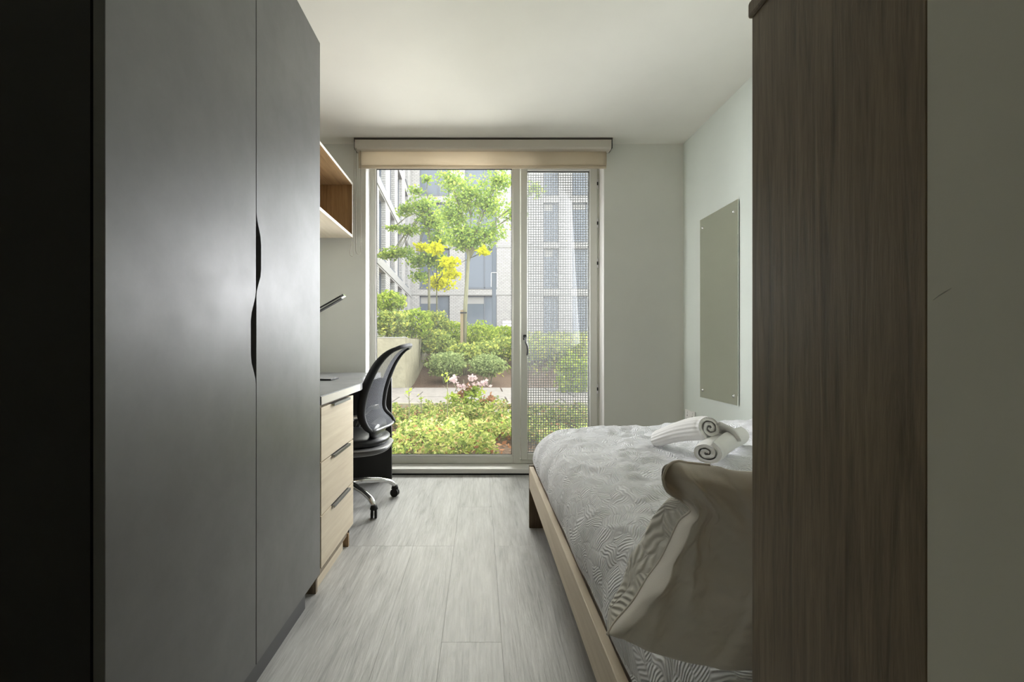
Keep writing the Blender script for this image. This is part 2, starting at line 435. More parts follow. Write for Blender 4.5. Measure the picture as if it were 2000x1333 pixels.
# square mesh guard on the outside of the vent
bm = bmesh.new(); pitch = .0190; yy = YF+.062
n = int((hx1-hx0)/pitch)+1
for i in range(n+1):
    x = hx0-.004+i*pitch; bx(bm, x-.0026, x+.0026, yy, yy+.003, hz0-.01, hz1+.01)
k = int((hz1-hz0)/pitch)+1
for i in range(k+1):
    z = hz0-.004+i*pitch; bx(bm, hx0-.01, hx1+.01, yy+.0005, yy+.0035, z-.0026, z+.0026)
obj('mesh_screen', bm, mat('mesh_paint', (.16, .16, .15), .5), win, kind='stuff', label='grey square mesh guard outside the vent')
# handle and hinges
hp = P(1025, 662, YF-.02)
h = obj('handle', tube_bm([(hp.x, YF-.014, hp.z+.01), (hp.x, YF-.045, hp.z+.005), (hp.x+.004, YF-.055, hp.z-.03), (hp.x+.016, YF-.05, hp.z-.055),
        (hp.x+.019, YF-.048, hp.z-.09), (hp.x+.014, YF-.05, hp.z-.125)], [.009, .008, .007, .008, .008, .005], 12), M['handle'], win, True, label='chrome lever handle')
obj('handle_plate', box(hp.x-.012, hp.x+.012, YF-.02, YF-.013, hp.z-.01, hp.z+.03, .004), M['blackp'], h)
for py in (360, 437, 515, 760):
    q = P(1168, py, YF)
    obj('hinge', box(.879, .891, YF-.012, YF+.004, q.z-.035, q.z+.035, .003), M['alu'], win)
    obj('hinge_pin', tube_bm([(.885, YF-.012, q.z-.012), (.885, YF-.012, q.z+.012)], .005, 8), M['blackp'], win)
obj('window_sill', box(WX0, WX1, YB-.012, YF+.07, .012, .046, .004), M['white'], win)
obj('sill_riser', box(WX0, WX1, YB-.002, YF+.07, -.004, .012), M['void'], win)
obj('reveal_trim', box(WX0-.001, WX0+.004, YB-.004, YF, .046, WT), M['white'], win)
obj('reveal_trim', box(WX1-.004, WX1+.001, YB-.004, YF, .046, WT), M['white'], win)

# ---------------------------------------------------------------- roller blind
rb = thing('roller_blind', 'beige roller blind rolled up in its cassette above the tall window', 'blind', (0.02, 3.28, HC))
bxl, bxr = -.886, .936
obj('bracket_shadow', box(bxl, bxr, 3.243, 3.33, HC-.012, HC-.001), mat('bracket_shadow_dark', (.05, .04, .03), .5), rb, label='dark top strip standing in for the bracket shadow')  # bracket strip painted dark: shadow gap above the cassette put into its colour
bm = bmesh.new()
prof = [(3.245, HC-.014), (3.33, HC-.014), (3.33, HC-.075), (3.262, HC-.078)]
prof += [(3.245+.017*(1-math.sin(a)), HC-.060-.018*math.cos(a)) for a in [PI/2*i/6 for i in range(0, 7)]][0:6]
prism(bm, prof, 'x', bxl+.006, bxr-.008)
obj('cassette', bm, M['blind_case'], rb)
for s, x in (('l', bxl), ('r', bxr-.006)):
    obj('end_cap', box(x, x+.005, 3.243, 3.33, HC-.075, HC-.012, .002), M['blackp'], rb)
bm = bmesh.new(); nx, nz = 60, 14
V = []; Fc = []
for i in range(nx+1):
    for j in range(nz+1):
        x = bxl+.02+(bxr-.03-bxl-.02)*i/nx; z = HC-.07-(.118)*j/nz
        V.append((x, 3.300-.010*math.sin(PI*j/nz)-.004*math.sin(x*5+j*.3)*j/nz, z))
for i in range(nx):
    for j in range(nz):
        a = i*(nz+1)+j; Fc.append((a, a+1, a+nz+2, a+nz+1))
fb = obj('fabric', (V, Fc), M['blind'], rb, True)
so = fb.modifiers.new('t', 'SOLIDIFY'); so.thickness = .0015
obj('bottom_bar', box(bxl+.02, bxr-.03, 3.288, 3.308, HC-.198, HC-.176, .006), M['blind'], rb)
for cx, zb, yy in ((-.872, P(700, 497, 3.26).z, 3.25), (-.872-.012, P(688, 500, 3.2).z, 3.20)):
    w = .030
    pts = [(cx, yy, HC-.04), (cx-.002, yy, zb+.02), (cx+.004, yy, zb+.003), (cx+w/2, yy+.004, zb), (cx+w-.003, yy+.012, zb+.004), (cx+w, yy+.015, zb+.02), (cx+w*.8, yy+.03, HC-.04)]
    if yy < 3.24: pts = [(cx-.004, yy, 1.69), (cx-.018, yy, zb+.02), (cx-.014, yy, zb+.002), (cx+.002, yy, zb-.006), (cx+.008, yy, zb+.01), (cx+.008, yy+.02, HC-.04)]
    obj('chain', tube_bm(pts, .0018, 6), mat('chain_metal', (.30, .27, .22), .4), rb, True)

# ---------------------------------------------------------------- wardrobe
XW = -.600
wy0, wy1, wym = .738, 1.731, 1.236
wz0, wz1 = .083, 2.077
wd = thing('wardrobe', 'tall dark grey two-door wardrobe with scooped finger pulls', 'wardrobe', (-.9, 1.23, 0))
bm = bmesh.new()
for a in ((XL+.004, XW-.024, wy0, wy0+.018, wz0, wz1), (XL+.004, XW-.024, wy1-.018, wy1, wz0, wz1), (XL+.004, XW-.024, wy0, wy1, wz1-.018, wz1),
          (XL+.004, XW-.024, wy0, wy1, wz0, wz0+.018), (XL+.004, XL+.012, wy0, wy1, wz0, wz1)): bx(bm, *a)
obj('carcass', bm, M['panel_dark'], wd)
obj('plinth', box(XW-.060, XW-.024, wy0+.01, wy1-.085, 0, wz0), mat('plinth_grey', (.10, .10, .105), .5), wd)
obj('inner_panel', box(XW-.075, XW-.060, wym-.15, wym+.15, wz0+.02, wz1-.02), M['void'], wd)
def door_outline(y0, y1, cut):
    g = .0022
    if cut == 'near':      # far door, scoop on its near edge
        e = y0+g; s = [(1.300, 0), (1.285, .002), (1.262, .012), (1.240, .0235), (1.215, .0265), (1.150, .0265), (1.128, .0235), (1.108, .012), (1.088, .002), (1.075, 0)]
        pts = [(e, wz0)] + [(e+d, z) for z, d in reversed(s)] + [(e, wz1), (y1, wz1), (y1, wz0)]
    else:
        e = y1-g*.5; s = [(1.085, 0), (1.072, .002), (1.050, .012), (1.028, .0235), (1.005, .0275), (.915, .0275), (.893, .0235), (.873, .012), (.852, .002), (.838, 0)]
        pts = [(y0, wz0), (y0, wz1), (e, wz1)] + [(e-d, z) for z, d in s] + [(e, wz0)]
    return pts
for y0, y1, c in ((wy0, wym, 'far'), (wym, wy1, 'near')):
    bm = bmesh.new(); prism(bm, door_outline(y0, y1, c), 'x', XW-.019, XW)
    ed = [e for e in bm.edges if all(abs(v.co.x-XW) < 1e-5 for v in e.verts)]
    bmesh.ops.bevel(bm, geom=ed, offset=.0008, segments=1, affect='EDGES')
    obj('door', bm, M['door_grey'], wd)

# ---------------------------------------------------------------- desk
XD = -.600
dk = thing('desk', 'grey desktop on a dark end panel beside the window', 'desk', (-.9, 2.5, 0))
bm = bmesh.new()
pts = [(XL+.003, 1.742), (XD, 1.742), (XD, 3.16)] + [(XD-.05+.05*math.cos(a), 3.16+.05*math.sin(a)) for a in [PI/2*i/6 for i in range(1, 7)]]
pts = [(XL+.003, 1.742), (XD, 1.742), (XD, 2.30)] + [(XD-.05*(1-math.cos(PI*i/12)), 2.30+.45*i/12) for i in range(1, 13)] + [(XD-.10, 3.26), (XL+.003, 3.26)]
prism(bm, pts, 'z', .714, .749)
bmesh.ops.bevel(bm, geom=[e for e in bm.edges if e.verts[0].co.z > .748 and e.verts[1].co.z > .748], offset=.003, segments=2, affect='EDGES')
dt = obj('desktop', bm, M['desk_grey'], dk)
bm = bmesh.new(); bx(bm, XD-.0008, XD+.0012, 1.745, 2.31, .7155, .7455)
obj('edge_band', bm, M['edge'], dk, label='pale edge strip')
obj('end_panel', box(XL+.003, -.619, 3.232, 3.254, 0, .713, .001), M['panel_dark'], dk)
obj('back_rail', box(XL+.003, XL+.021, 1.742, 3.232, .45, .713), M['panel_dark'], dk)

# drawer pedestal
pd = thing('drawer_pedestal', 'light oak three-drawer pedestal under the near end of the desk', 'drawers', (-.85, 1.96, 0))
py0, py1 = 1.742, 2.186
bm = bmesh.new()
for a in ((XL+.05, XD-.020, py0, py0+.018, .0, .712), (XL+.05, XD-.020, py1-.018, py1, .05, .712), (XL+.05, XD-.020, py0, py1, .694, .712),
          (XL+.05, XD-.020, py0, py1, .05, .08), (XL+.05, XL+.06, py0, py1, .05, .71)): bx(bm, *a)
obj('carcass', bm, M['oak_brown'], pd)
obj('plinth', box(XD-.045, XD-.029, py0+.02, 2.117, 0, .093), M['oak_light'], pd)
obj('foot', box(XD-.060, XD-.014, 2.150, 2.166, 0, .06), M['oak_mid'], pd)
for z0, z1 in ((.499, .704), (.2955, .4945), (.095, .291)):
    d = obj('drawer', box(XD-.018, XD, py0+.003, py1, z0, z1, .001), M['oak_light'], pd)
    bm = bmesh.new()
    prism(bm, [(XD-.012, z1-.0005), (XD+.0105, z1-.0005), (XD+.0105, z1-.009), (XD+.012, z1-.009), (XD+.012, z1+.0012), (XD-.012, z1+.0012)][::-1], 'y', 1.868, 2.100)
    obj('handle', bm, M['handle'], d)

# desk lamp
lp = thing('desk_lamp', 'slim desk lamp with a straight black and silver head above the desk', 'lamp', (-1.02, 2.42, .749))
a = P(671, 578, 2.42); b = P(627, 603, 2.42); d = (a-b).normalized(); st = a-d*.34
obj('base', tube_bm([(-1.02, 2.42, .749), (-1.02, 2.42, .763)], .075, 28), M['blackp'], lp)
obj('arm', tube_bm([(-1.02, 2.42, .76), (-1.02, 2.42, 1.0), st], .006, 8), M['blackp'], lp)
up = Vector((-d.z, 0, d.x)).normalized()
def bar(p0, p1, w, t0, t1):
    bm = bmesh.new(); vs = []
    for p in (p0, p1):
        for yy, tt in ((-w, t0), (w, t0), (w, t1), (-w, t1)): vs.append(bm.verts.new(p+Vector((0, yy, 0))+up*tt))
    for f in ((0,1,2,3), (7,6,5,4), (0,4,5,1), (1,5,6,2), (2,6,7,3), (3,7,4,0)): bm.faces.new([vs[i] for i in f])
    return bm
hd = obj('lamp_head', bar(st, a-d*.012, .018, .0, .006), M['blackp'], lp)
obj('light_strip', bar(st+d*.01, a-d*.012, .014, -.008, 0), M['white'], hd)
obj('head_rim', bar(st, a-d*.014, .0175, -.012, -.008), M['blackp'], hd)
obj('end_cap', bar(a-d*.012, a+d*.006, .018, -.006, .006), M['chrome'], hd)

# gadget on the desk
gp = P(652, 741, 2.55)
tb = thing('tablet', 'slim black tablet lying on the grey desktop by the wardrobe', 'tablet', (gp.x-.1, 2.57, .749))
obj('body', box(gp.x-.20, gp.x, 2.50, 2.64, .7495, .758, .003), M['blackp'], tb)
obj('screen', box(gp.x-.195, gp.x-.006, 2.506, 2.634, .7578, .7588), mat('screen_glass', (.35, .35, .38), .15), tb)

# ---------------------------------------------------------------- wall shelf box
XS = -.900; s0, s1, sz0, sz1 = 1.80, 3.270, 1.704, 2.093
sh = thing('wall_shelf', 'open oak box shelf with white front edges high above the desk', 'shelf', (-1.05, 2.5, sz0))
t = .018
obj('top_board', box(XL+.002, XS-.002, s0, s1, sz1-t, sz1), M['oak_mid_y'], sh)
obj('bottom_board', box(XL+.002, XS-.002, s0, s1, sz0, sz0+t), M['oak_light'], sh, label='pale underside board')
for y in (s0, s1-t): obj('side_panel', box(XL+.002, XS-.002, y, y+t, sz0+t, sz1-t), M['oak_mid'], sh)
obj('back_panel', box(XL+.001, XL+.008, s0+t, s1-t, sz0+t, sz1-t), M['oak_mid_y'], sh)
bm = bmesh.new()
for q in ((s0, s1, sz1-t, sz1), (s0, s1, sz0, sz0+t)): bx(bm, XS-.002, XS, q[0], q[1], q[2], q[3])
for y in (s0, s1-t): bx(bm, XS-.002, XS, y, y+t, sz0+t, sz1-t)
obj('front_edging', bm, M['edge'], sh, label='white front edging')

# ---------------------------------------------------------------- mirror and socket on the right wall
mr = thing('mirror', 'tall frameless mirror screwed flat to the right wall above the bed', 'mirror', (XR, 2.85, .596))
my0, my1, mz0, mz1 = 2.625, 3.076, .596, 1.777
mg = mat('mirror_glass', (.93, .95, .86), .02, .5, 1.0)
obj('glass', box(XR-.010, XR-.004, my0, my1, mz0, mz1, .0012, 1), mg, mr)
obj('backing', box(XR-.004, XR-.0005, my0+.01, my1-.01, mz0+.01, mz1-.01), M['void'], mr)
for y in (my0+.045, my1-.035):
    for z in (mz0+.05, mz1-.06):
        bm = tube_bm([(XR-.010, y, z), (XR-.013, y, z), (XR-.016, y, z)], [.010, .010, .004], 14)
        obj('screw_cap', bm, M['chrome'], mr, True)
sk = thing('wall_socket', 'white double power socket low on the wall behind the bed foot', 'socket', (XR, 3.23, .44))
obj('face_plate', box(XR-.009, XR-.001, 3.155, 3.302, .398, .484, .002), M['white'], sk)
for y in (3.19, 3.267):
    obj('switch', box(XR-.012, XR-.0085, y-.008, y+.008, .458, .474, .001), M['white'], sk)
    bm = bmesh.new()
    for dy, dz, w, hh in ((0, .445, .003, .005), (-.011, .42, .004, .002), (.011, .42, .004, .002)): bx(bm, XR-.0096, XR-.0088, y+dy-w, y+dy+w, dz-hh, dz+hh)
    obj('pin_slots', bm, M['blackp'], sk)

# ---------------------------------------------------------------- headboard unit beside the corridor wall
hu = thing('headboard_unit', 'brown oak headboard unit standing at the head of the bed', 'headboard', (.9, .4, 0))
obj('side_panel', box(.300, .318, .3095, .508, 0, 1.302, .001), M['oak_brown'], hu)
obj('top_board', box(.2965, XR-.003, .3095, .511, 1.302, 1.320, .003), M['oak_brown'], hu)
obj('front_panel', box(.318, XR-.003, .484, .502, .02, 1.302), M['oak_brown'], hu)

# ---------------------------------------------------------------- bed
bd = thing('bed', 'low light oak small double bed frame with a mattress', 'bed', (.87, 1.45, 0))
bxL, bxR, by0, by1 = .2545, 1.455, .525, 2.388
obj('side_rail', box(bxL, bxL+.022, by0, by1-.020, .207, .318, .002), M['bed_side'], bd)
obj('side_rail', box(bxR-.022, bxR, by0, by1-.020, .207, .318, .002), M['bed_side'], bd)
obj('foot_board', box(bxL, bxR, by1-.020, by1, 0, .322, .002), M['bed_shaded'], bd)
obj('head_board', box(bxL+.05, bxR, by0-.012, by0+.006, 0, .50, .002), M['bed_shaded'], bd)
bm = bmesh.new()
for i in range(12): bx(bm, bxL+.022, bxR-.022, by0+.1+i*.145, by0+.17+i*.145, .225, .24)
obj('slat_base', bm, M['bed_side'], bd, kind='stuff')
obj('mattress', box(bxL+.035, bxR-.01, by0+.01, by1-.04, .242, .46, .04, 4), M['pillow'], bd, True)

# duvet
def fbm(x, y, z, o=4, l=2.1):
    s = 0; a = 1; t = 0
    for i in range(o):
        s += a*noise.noise((x, y, z)); t += a; a *= .5; x *= l; y *= l; z *= l
    return s/t
prof = [(.288, .316), (.270, .338), (.264, .372), (.268, .408), (.283, .445), (.310, .480), (.350, .508), (.42, .530), (.56, .546), (.75, .549), (.95, .551), (1.15, .556), (1.33, .560), (1.41, .548), (1.455, .50), (1.465, .42)]
NS, NY = 190, 330
pp = catmull([(a, 0, b) for a, b in prof], NS)
al = [0]
for i in range(1, NS): al.append(al[-1]+(pp[i]-pp[i-1]).length)
V = np.zeros((NS*NY, 3)); UV = np.zeros((NS*NY, 2))
yr, ye = 2.22, 2.392
for j in range(NY):
    t = j/(NY-1)
    if t < .9: y = by0+.004+(yr-by0)*t/.9; k = 1.0; va = y
    else:
        a = (t-.9)/.1*PI/2; y = yr+(ye-yr)*math.sin(a); k = max(math.cos(a), 0)**.8; va = yr+.25*(t-.9)/.1
    for i in range(NS):
        p = pp[i]; x = p.x; z = .325+(p.z-.325)*(.02+.98*k) if p.z > .325 else p.z
        if t > .9: x = x+(.5-x)*.06*(1-k) if x < .5 else x
        side = min(max((.56-p.z)/.2, 0), 1)           # 0 on top, 1 low on the side
        w = fbm(x*2.3, y*2.3, p.z*2.3+4, 3)
        cr = abs(fbm(x*5+3, y*3.2, p.z*4, 4)); cr = .5-min(cr*3, .5)
        # soft gathered folds hanging down the side
        fo = math.sin(y*17+2.5*fbm(1.3, y*2, 9, 2)*3)*.5+fbm(2, y*9, p.z*3, 3)
        dz = (.026*w+.024*cr)*(1-side*.7); dx = -(.010*fo*side*min(1, (p.z-.31)/.06))+.012*w*side
        if p.z < .345: dx *= .5; dz *= .3
        lump = .045*math.exp(-((x-1.28)/.16)**2-((y-1.95)/.28)**2)+.03*math.exp(-((x-1.2)/.14)**2-((y-1.55)/.2)**2)*0
        V[j*NS+i] = (min(x+dx, XR-.006), y, z+(dz+lump)*max(k, .2)+.0)
        UV[j*NS+i] = (al[i], va)
Fc = [(j*NS+i, j*NS+i+1, (j+1)*NS+i+1, (j+1)*NS+i) for j in range(NY-1) for i in range(NS-1)]
def add_uv(o, UV):
    me = o.data; lay = me.uv_layers.new(name='UVMap')
    idx = np.zeros(len(me.loops), dtype=np.int32); me.loops.foreach_get('vertex_index', idx)
    lay.data.foreach_set('uv', UV[idx].astype(np.float32).ravel())
dv = obj('duvet', ([tuple(v) for v in V], Fc), M['duvet'], None, True)
dv['label'] = 'pale grey duvet embossed with ribbed leaf shapes, spread over the bed'; dv['category'] = 'duvet'
add_uv(dv, UV)
so = dv.modifiers.new('t', 'SOLIDIFY'); so.thickness = .012; so.offset = -1

# pillow propped against the headboard
def pil(px, py, Y): return P(px, py, Y)
Ls = [pil(1185, 1240, .72), pil(1200, 1215, .73), pil(1235, 1175, .735), pil(1262, 1131, .74), pil(1288, 1095, .74), pil(1306, 1060, .735), pil(1326, 1018, .72),
      pil(1348, 997, .69), pil(1330, 978, .67), pil(1303, 960, .65), pil(1294, 936, .645)]
Tp = [Ls[-1], pil(1304, 912, .65), pil(1322, 902, .655), pil(1345, 905, .66), pil(1400, 911, .65), pil(1468, 922, .63), Vector((.55, .59, .775)), Vector((.75, .59, .77))]
Bt = [Ls[0], pil(1218, 1250, .71), pil(1262, 1270, .685), pil(1313, 1287, .66), pil(1377, 1301, .63), pil(1467, 1309, .60), Vector((.55, .59, .555)), Vector((.75, .59, .555))]
Rt = [Bt[-1], Vector((.76, .59, .66)), Tp[-1]]
nu, nv = 110, 90
Lc = catmull(Ls, nv); Tc = catmull(Tp, nu); Bc = catmull(Bt, nu); Rc = catmull(Rt, nv)
def coons(i, j):
    u = i/(nu-1); v = j/(nv-1)
    return (1-v)*Bc[i]+v*Tc[i]+(1-u)*Lc[j]+u*Rc[j]-((1-u)*(1-v)*Bc[0]+u*(1-v)*Bc[-1]+(1-u)*v*Tc[0]+u*v*Tc[-1])
def sheet(sgn):
    V = []; U = []
    for j in range(nv):
        for i in range(nu):
            u = i/(nu-1); v = j/(nv-1); p = coons(i, j)
            b = (max(math.sin(PI*u), 0)**.6)*(max(math.sin(PI*v), 0)**.7)
            mid = max(math.sin(PI*min(v/.80, 1)), 0)**.7
            # folds running in from the corners and the side seam
            fo = math.sin(v*30-u*22+2*fbm(u*3, v*3, 5, 2))*math.exp(-u*7)*min(u*14, 1)*mid+.8*math.sin(u*26+v*16)*math.exp(-((u-.22)/.16)**2-((v-.30)/.25)**2)
            ear = math.exp(-((u-.10)/.09)**2-((v-.90)/.10)**2)
            n = fbm(u*4+7, v*5, 2, 4)
            if sgn < 0:
                lb = math.exp(-u*7)*min(u*9, 1)*mid
                p = p+Vector((-.05, -1, .05))*(.045*b+.009*fo+.026*n*b)+Vector((-.020, -.060, .004))*lb+Vector((0, .03, 0))*ear
            else:
                lb = math.exp(-u*8)*min(u*18, 1)*max(math.sin(PI*min(v/.74, 1)), 0)**.6
                p = p+Vector((0, 1, .05))*(.085*b+.006*fo+.008*n*b)+Vector((-.016, .060, .006))*lb
            V.append(p); U.append((u*.6, v*.42))
    Fc = [(j*nu+i, j*nu+i+1, (j+1)*nu+i+1, (j+1)*nu+i) for j in range(nv-1) for i in range(nu-1)]
    if sgn > 0: Fc = [f[::-1] for f in Fc]
    return V, Fc, np.array(U)
pw_ = thing('pillow', 'plump off-white pillow leaning at the head of the bed, corner pointing up', 'pillow', (.45, .6, .56))
V, Fc, U = sheet(-1); o = obj('plain_cover', (V, Fc), M['pillow'], pw_, True, label='smooth off-white cover'); add_uv(o, U)
V, Fc, U = sheet(1); o = obj('embossed_cover', (V, Fc), M['duvet_cream'], pw_, True, label='embossed cream cover'); add_uv(o, U)
obj('seam', tube_bm([p+Vector((0, -.001, 0)) for p in Lc]+[p for p in Tc[2:60]], .0022, 6), M['pillow'], pw_, True)

# towels
def towel_roll(name, label, p0, p1, r0, r1, squash, ribs, tail):
    t = thing(name, label, 'towel', p0)
    d = (p1-p0); Ln = d.length; d.normalize()
    a = d.cross(Vector((0, 0, 1))).normalized(); b = a.cross(d).normalized()
    # a rolled sheet: spiral outline with thickness, swept along the axis
    turns = 2.25; n = 170; ns = 26
    V = []; Fc = []
    def spiral(k, off):
        th = 2*PI*turns*k/(n-1); rr = .16+.84*(k/(n-1))
        return th, rr+off
    for s in range(ns+1):
        f = s/ns; r = r0+(r1-r0)*f; e = min(f, 1-f)*Ln
        rd = 1-.10*math.exp(-e/.010)
        c = p0+d*Ln*f+b*(.006*math.sin(f*4))
        for side, off in ((0, 0.0), (1, -.30)):
            for k in range(n):
                th, rr = spiral(k, off*(.9 if k > 8 else k/9)); R = rr*r*rd
                if side == 0 and ribs: R += .0036*max(0, math.sin(th*20))*(k > n*.6)*min(1, e/.012)
                R += .0012*noise.noise((th*2, f*6, 3))
                V.append(c+a*math.cos(th+tail)*R+b*math.sin(th+tail)*R*squash+d*(.006*noise.noise((th, f, 1))))
    W = 2*n
    for s in range(ns):
        for sd in (0, 1):
            for k in range(n-1):
                q = s*W+sd*n+k; Fc.append((q, q+1, q+W+1, q+W) if sd else (q+W, q+W+1, q+1, q))
        for k in (0, n-1):
            q = s*W+k; Fc.append((q, q+n, q+n+W, q+W))
    for s in (0, ns):
        for k in range(n-1):
            q = s*W+k; Fc.append((q, q+1, q+n+1, q+n) if s else (q+n, q+n+1, q+1, q))
    obj('roll', (V, Fc), M['towel'], t, True)
    return t, a, b, d
p0 = Vector((.722, 1.47, .598)); p1 = Vector((.985, 1.77, .600))
towel_roll('towel', 'white rolled towel lying flat with its spiral end facing out', p0, p1, .055, .052, .80, False, -.4)
q0 = P(1387, 836, 1.57); q1 = P(1285, 856, 1.83)
t1, ta, tbb, td = towel_roll('towel', 'white ribbed rolled towel resting across the other towel', q0, q1, .056, .042, .86, True, 2.6)
# loose tail of the ribbed towel
V = []; Fc = []
for i in range(13):
    for j in range(9):
        f = i/12; g = j/8
        base = q0.lerp(q1, g*.25)+ta*0+Vector((.03+f*.072*(1-.4*g), -.004+.02*g, .012-.060*f*f-.004*math.sin(f*6)))
        V.append(base)
for i in range(12):
    for j in range(8):
        k = i*9+j; Fc.append((k, k+1, k+10, k+9))
o = obj('towel_tail', (V, Fc), M['towel'], t1, True); so = o.modifiers.new('t', 'SOLIDIFY'); so.thickness = .010

# ---------------------------------------------------------------- office chair
ccx, ccy = -.80, 2.72
ch = thing('office_chair', 'black and silver mesh-back office chair pushed in at the desk', 'chair', (ccx, ccy, 0))
for k in range(5):
    an = math.radians(-43.5+72*k); dx, dy = math.cos(an), math.sin(an); r = .309
    bm = tube_bm([(ccx+dx*.02, ccy+dy*.02, .135), (ccx+dx*.12, ccy+dy*.12, .130), (ccx+dx*.21, ccy+dy*.21, .118), (ccx+dx*.275, ccy+dy*.275, .100), (ccx+dx*.302, ccy+dy*.302, .078), (ccx+dx*.308, ccy+dy*.308, .058)],
                 [.021, .018, .015, .014, .014, .011], 12, sx=1.2)
    lg = obj('leg', bm, M['chrome'], ch, True)
    cx_, cy_ = ccx+dx*r, ccy+dy*r
    cs = obj('caster', tube_bm([(cx_, cy_, .072), (cx_, cy_, .050), (cx_, cy_, .045)], [.016, .022, .014], 14), M['blackp'], ch, True)
    ax = Vector((math.cos(an+.9), math.sin(an+.9), 0))
    for s in (-1, 1):
        c0 = Vector((cx_, cy_, .026))+ax*s*.010
        obj('wheel', tube_bm([c0-ax*.007, c0-ax*.006, c0+ax*.006, c0+ax*.007], [.019, .0255, .0255, .019], 20), M['blackp'], cs, False)
obj('column', tube_bm([(ccx, ccy, .12), (ccx, ccy, .22), (ccx, ccy, .225), (ccx, ccy, .32)], [.028, .028, .018, .018], 18), M['blackp'], ch, True)
def pad(cx, cy, cz, hx, hy, hz, n=2.6, nu=48, nv=20, up=1.0):
    bm = bmesh.new(); rows = []
    for j in range(nv+1):
        ph = -PI/2+PI*j/nv; row = []
        for i in range(nu):
            th = 2*PI*i/nu
            c = lambda t: math.copysign(abs(math.cos(t))**(2/n), math.cos(t)); s = lambda t: math.copysign(abs(math.sin(t))**(2/n), math.sin(t))
            row.append(bm.verts.new((cx+hx*c(ph)*c(th), cy+hy*c(ph)*s(th), cz+hz*s(ph))))
        rows.append(row)
    for j in range(nv):
        for i in range(nu):
            bm.faces.new([rows[j][i], rows[j][(i+1) % nu], rows[j+1][(i+1) % nu], rows[j+1][i]])
    bmesh.ops.remove_doubles(bm, verts=bm.verts[:], dist=1e-5)
    return bm
obj('seat_shell', pad(ccx+.01, ccy, .345, .262, .225, .035), mat('shell_grey', (.10, .10, .105), .35), ch, True)
obj('seat_rim', pad(ccx+.01, ccy, .362, .270, .230, .010, 3), mat('rim_grey', (.30, .30, .31), .35), ch, True)
leather = mat('black_leatherette', (.012, .013, .016), .38)
obj('seat', pad(ccx+.005, ccy, .395, .258, .222, .045), leather, ch, True)
bp = [(.462, -.592), (.49, -.603), (.53, -.618), (.58, -.624), (.66, -.613), (.74, -.588), (.82, -.552), (.875, -.514), (.91, -.475), (.930, -.435)]
PB = catmull([(x, 0, h) for h, x in bp], 44)
flare = lambda h, s: .050*math.exp(-((h-.462)/.045)**2)*max(0, .25+.75*s)      # lumbar part flares out at the bottom
HW = catmull([(a, 0, 0) for a in (.165, .205, .215, .213, .208, .202, .195, .185, .170, .140)], 44)
V = []; Fc = []; nn = 24
for j in range(44):
    for i in range(nn+1):
        s = i/nn*2-1
        V.append((PB[j].x+.030*(1-s*s)+flare(PB[j].z, s), ccy+s*HW[j].x, PB[j].z+.012*(1-s*s)*(j/43)))
for j in range(43):
    for i in range(nn): k = j*(nn+1)+i; Fc.append((k, k+1, k+nn+2, k+nn+1))
mm = bpy.data.materials.new('chair_mesh'); mm.use_nodes = True
pr = B(mm); pr.inputs['Base Color'].default_value = (.13, .135, .15, 1); pr.inputs['Roughness'].default_value = .8; pr.inputs['Specular IOR Level'].default_value = .1
tc = N(mm, 'ShaderNodeTexCoord'); sxy = N(mm, 'ShaderNodeSeparateXYZ'); L(mm, tc.outputs['Object'], sxy.inputs[0])
w1 = val(mm, 'SINE', val(mm, 'MULTIPLY', val(mm, 'ADD', sxy.outputs[2], val(mm, 'MULTIPLY', sxy.outputs[1], .35)), 900))
w2 = val(mm, 'SINE', val(mm, 'MULTIPLY', val(mm, 'SUBTRACT', sxy.outputs[2], val(mm, 'MULTIPLY', sxy.outputs[1], .9)), 900))
al_ = val(mm, 'GREATER_THAN', val(mm, 'MAXIMUM', w1, w2), .35)
L(mm, al_, pr.inputs['Alpha'])
obj('back_mesh', (V, Fc), mm, ch, True, label='grey see-through mesh')
E0 = [Vector((PB[j].x, ccy-HW[j].x, PB[j].z)) for j in range(44)]; E1 = [Vector((PB[j].x+flare(PB[j].z, 1), ccy+HW[j].x, PB[j].z)) for j in range(44)]
topc = [Vector((PB[-1].x+.030*(1-s*s), ccy+s*HW[-1].x, PB[-1].z+.012*(1-s*s))) for s in [i/10*2-1 for i in range(1, 10)]]
botc = [Vector((PB[0].x+.030*(1-s*s)+flare(PB[0].z, s), ccy+s*HW[0].x, PB[0].z)) for s in [i/10*2-1 for i in range(1, 10)]]
sweep = lambda pts, offx: [p+Vector((offx, 0, 0)) for p in pts]
bm = bmesh.new()
rr = [.012+.013*math.sin(PI*min(1, i/43*1.08)) for i in range(44)]
tube(bm, [p+Vector((-rr[i]*.9, 0, 0)) for i, p in enumerate(E0)]+[p+Vector((-.008, 0, 0)) for p in topc]+[p+Vector((rr[43-i]*.1, .004, 0)) for i, p in enumerate(E1[::-1])],
     rr+[.013]*len(topc)+rr[::-1], 12)
obj('back_frame', bm, M['blackp'], ch, True)
obj('lower_rim', tube_bm([E0[0]]+botc+[E1[0]], .007, 10), mat('rim_grey2', (.22, .22, .23), .35), ch, True)
obj('back_bracket', tube_bm([(ccx+.02, ccy-.17, .40), (ccx+.06, ccy-.20, .50), (-.69, ccy-.205, .545), (-.635, ccy-.205, .555)], [.014, .014, .012, .012], 10, sx=1.4), M['alu'], ch, True)
obj('back_bracket', tube_bm([(ccx+.02, ccy+.17, .40), (ccx+.06, ccy+.20, .50), (-.69, ccy+.205, .545), (-.635, ccy+.205, .555)], [.014, .014, .012, .012], 10, sx=1.4), M['alu'], ch, True)
obj('lumbar_pad', pad(-.60, ccy, .455, .030, .17, .05), leather, ch, True)

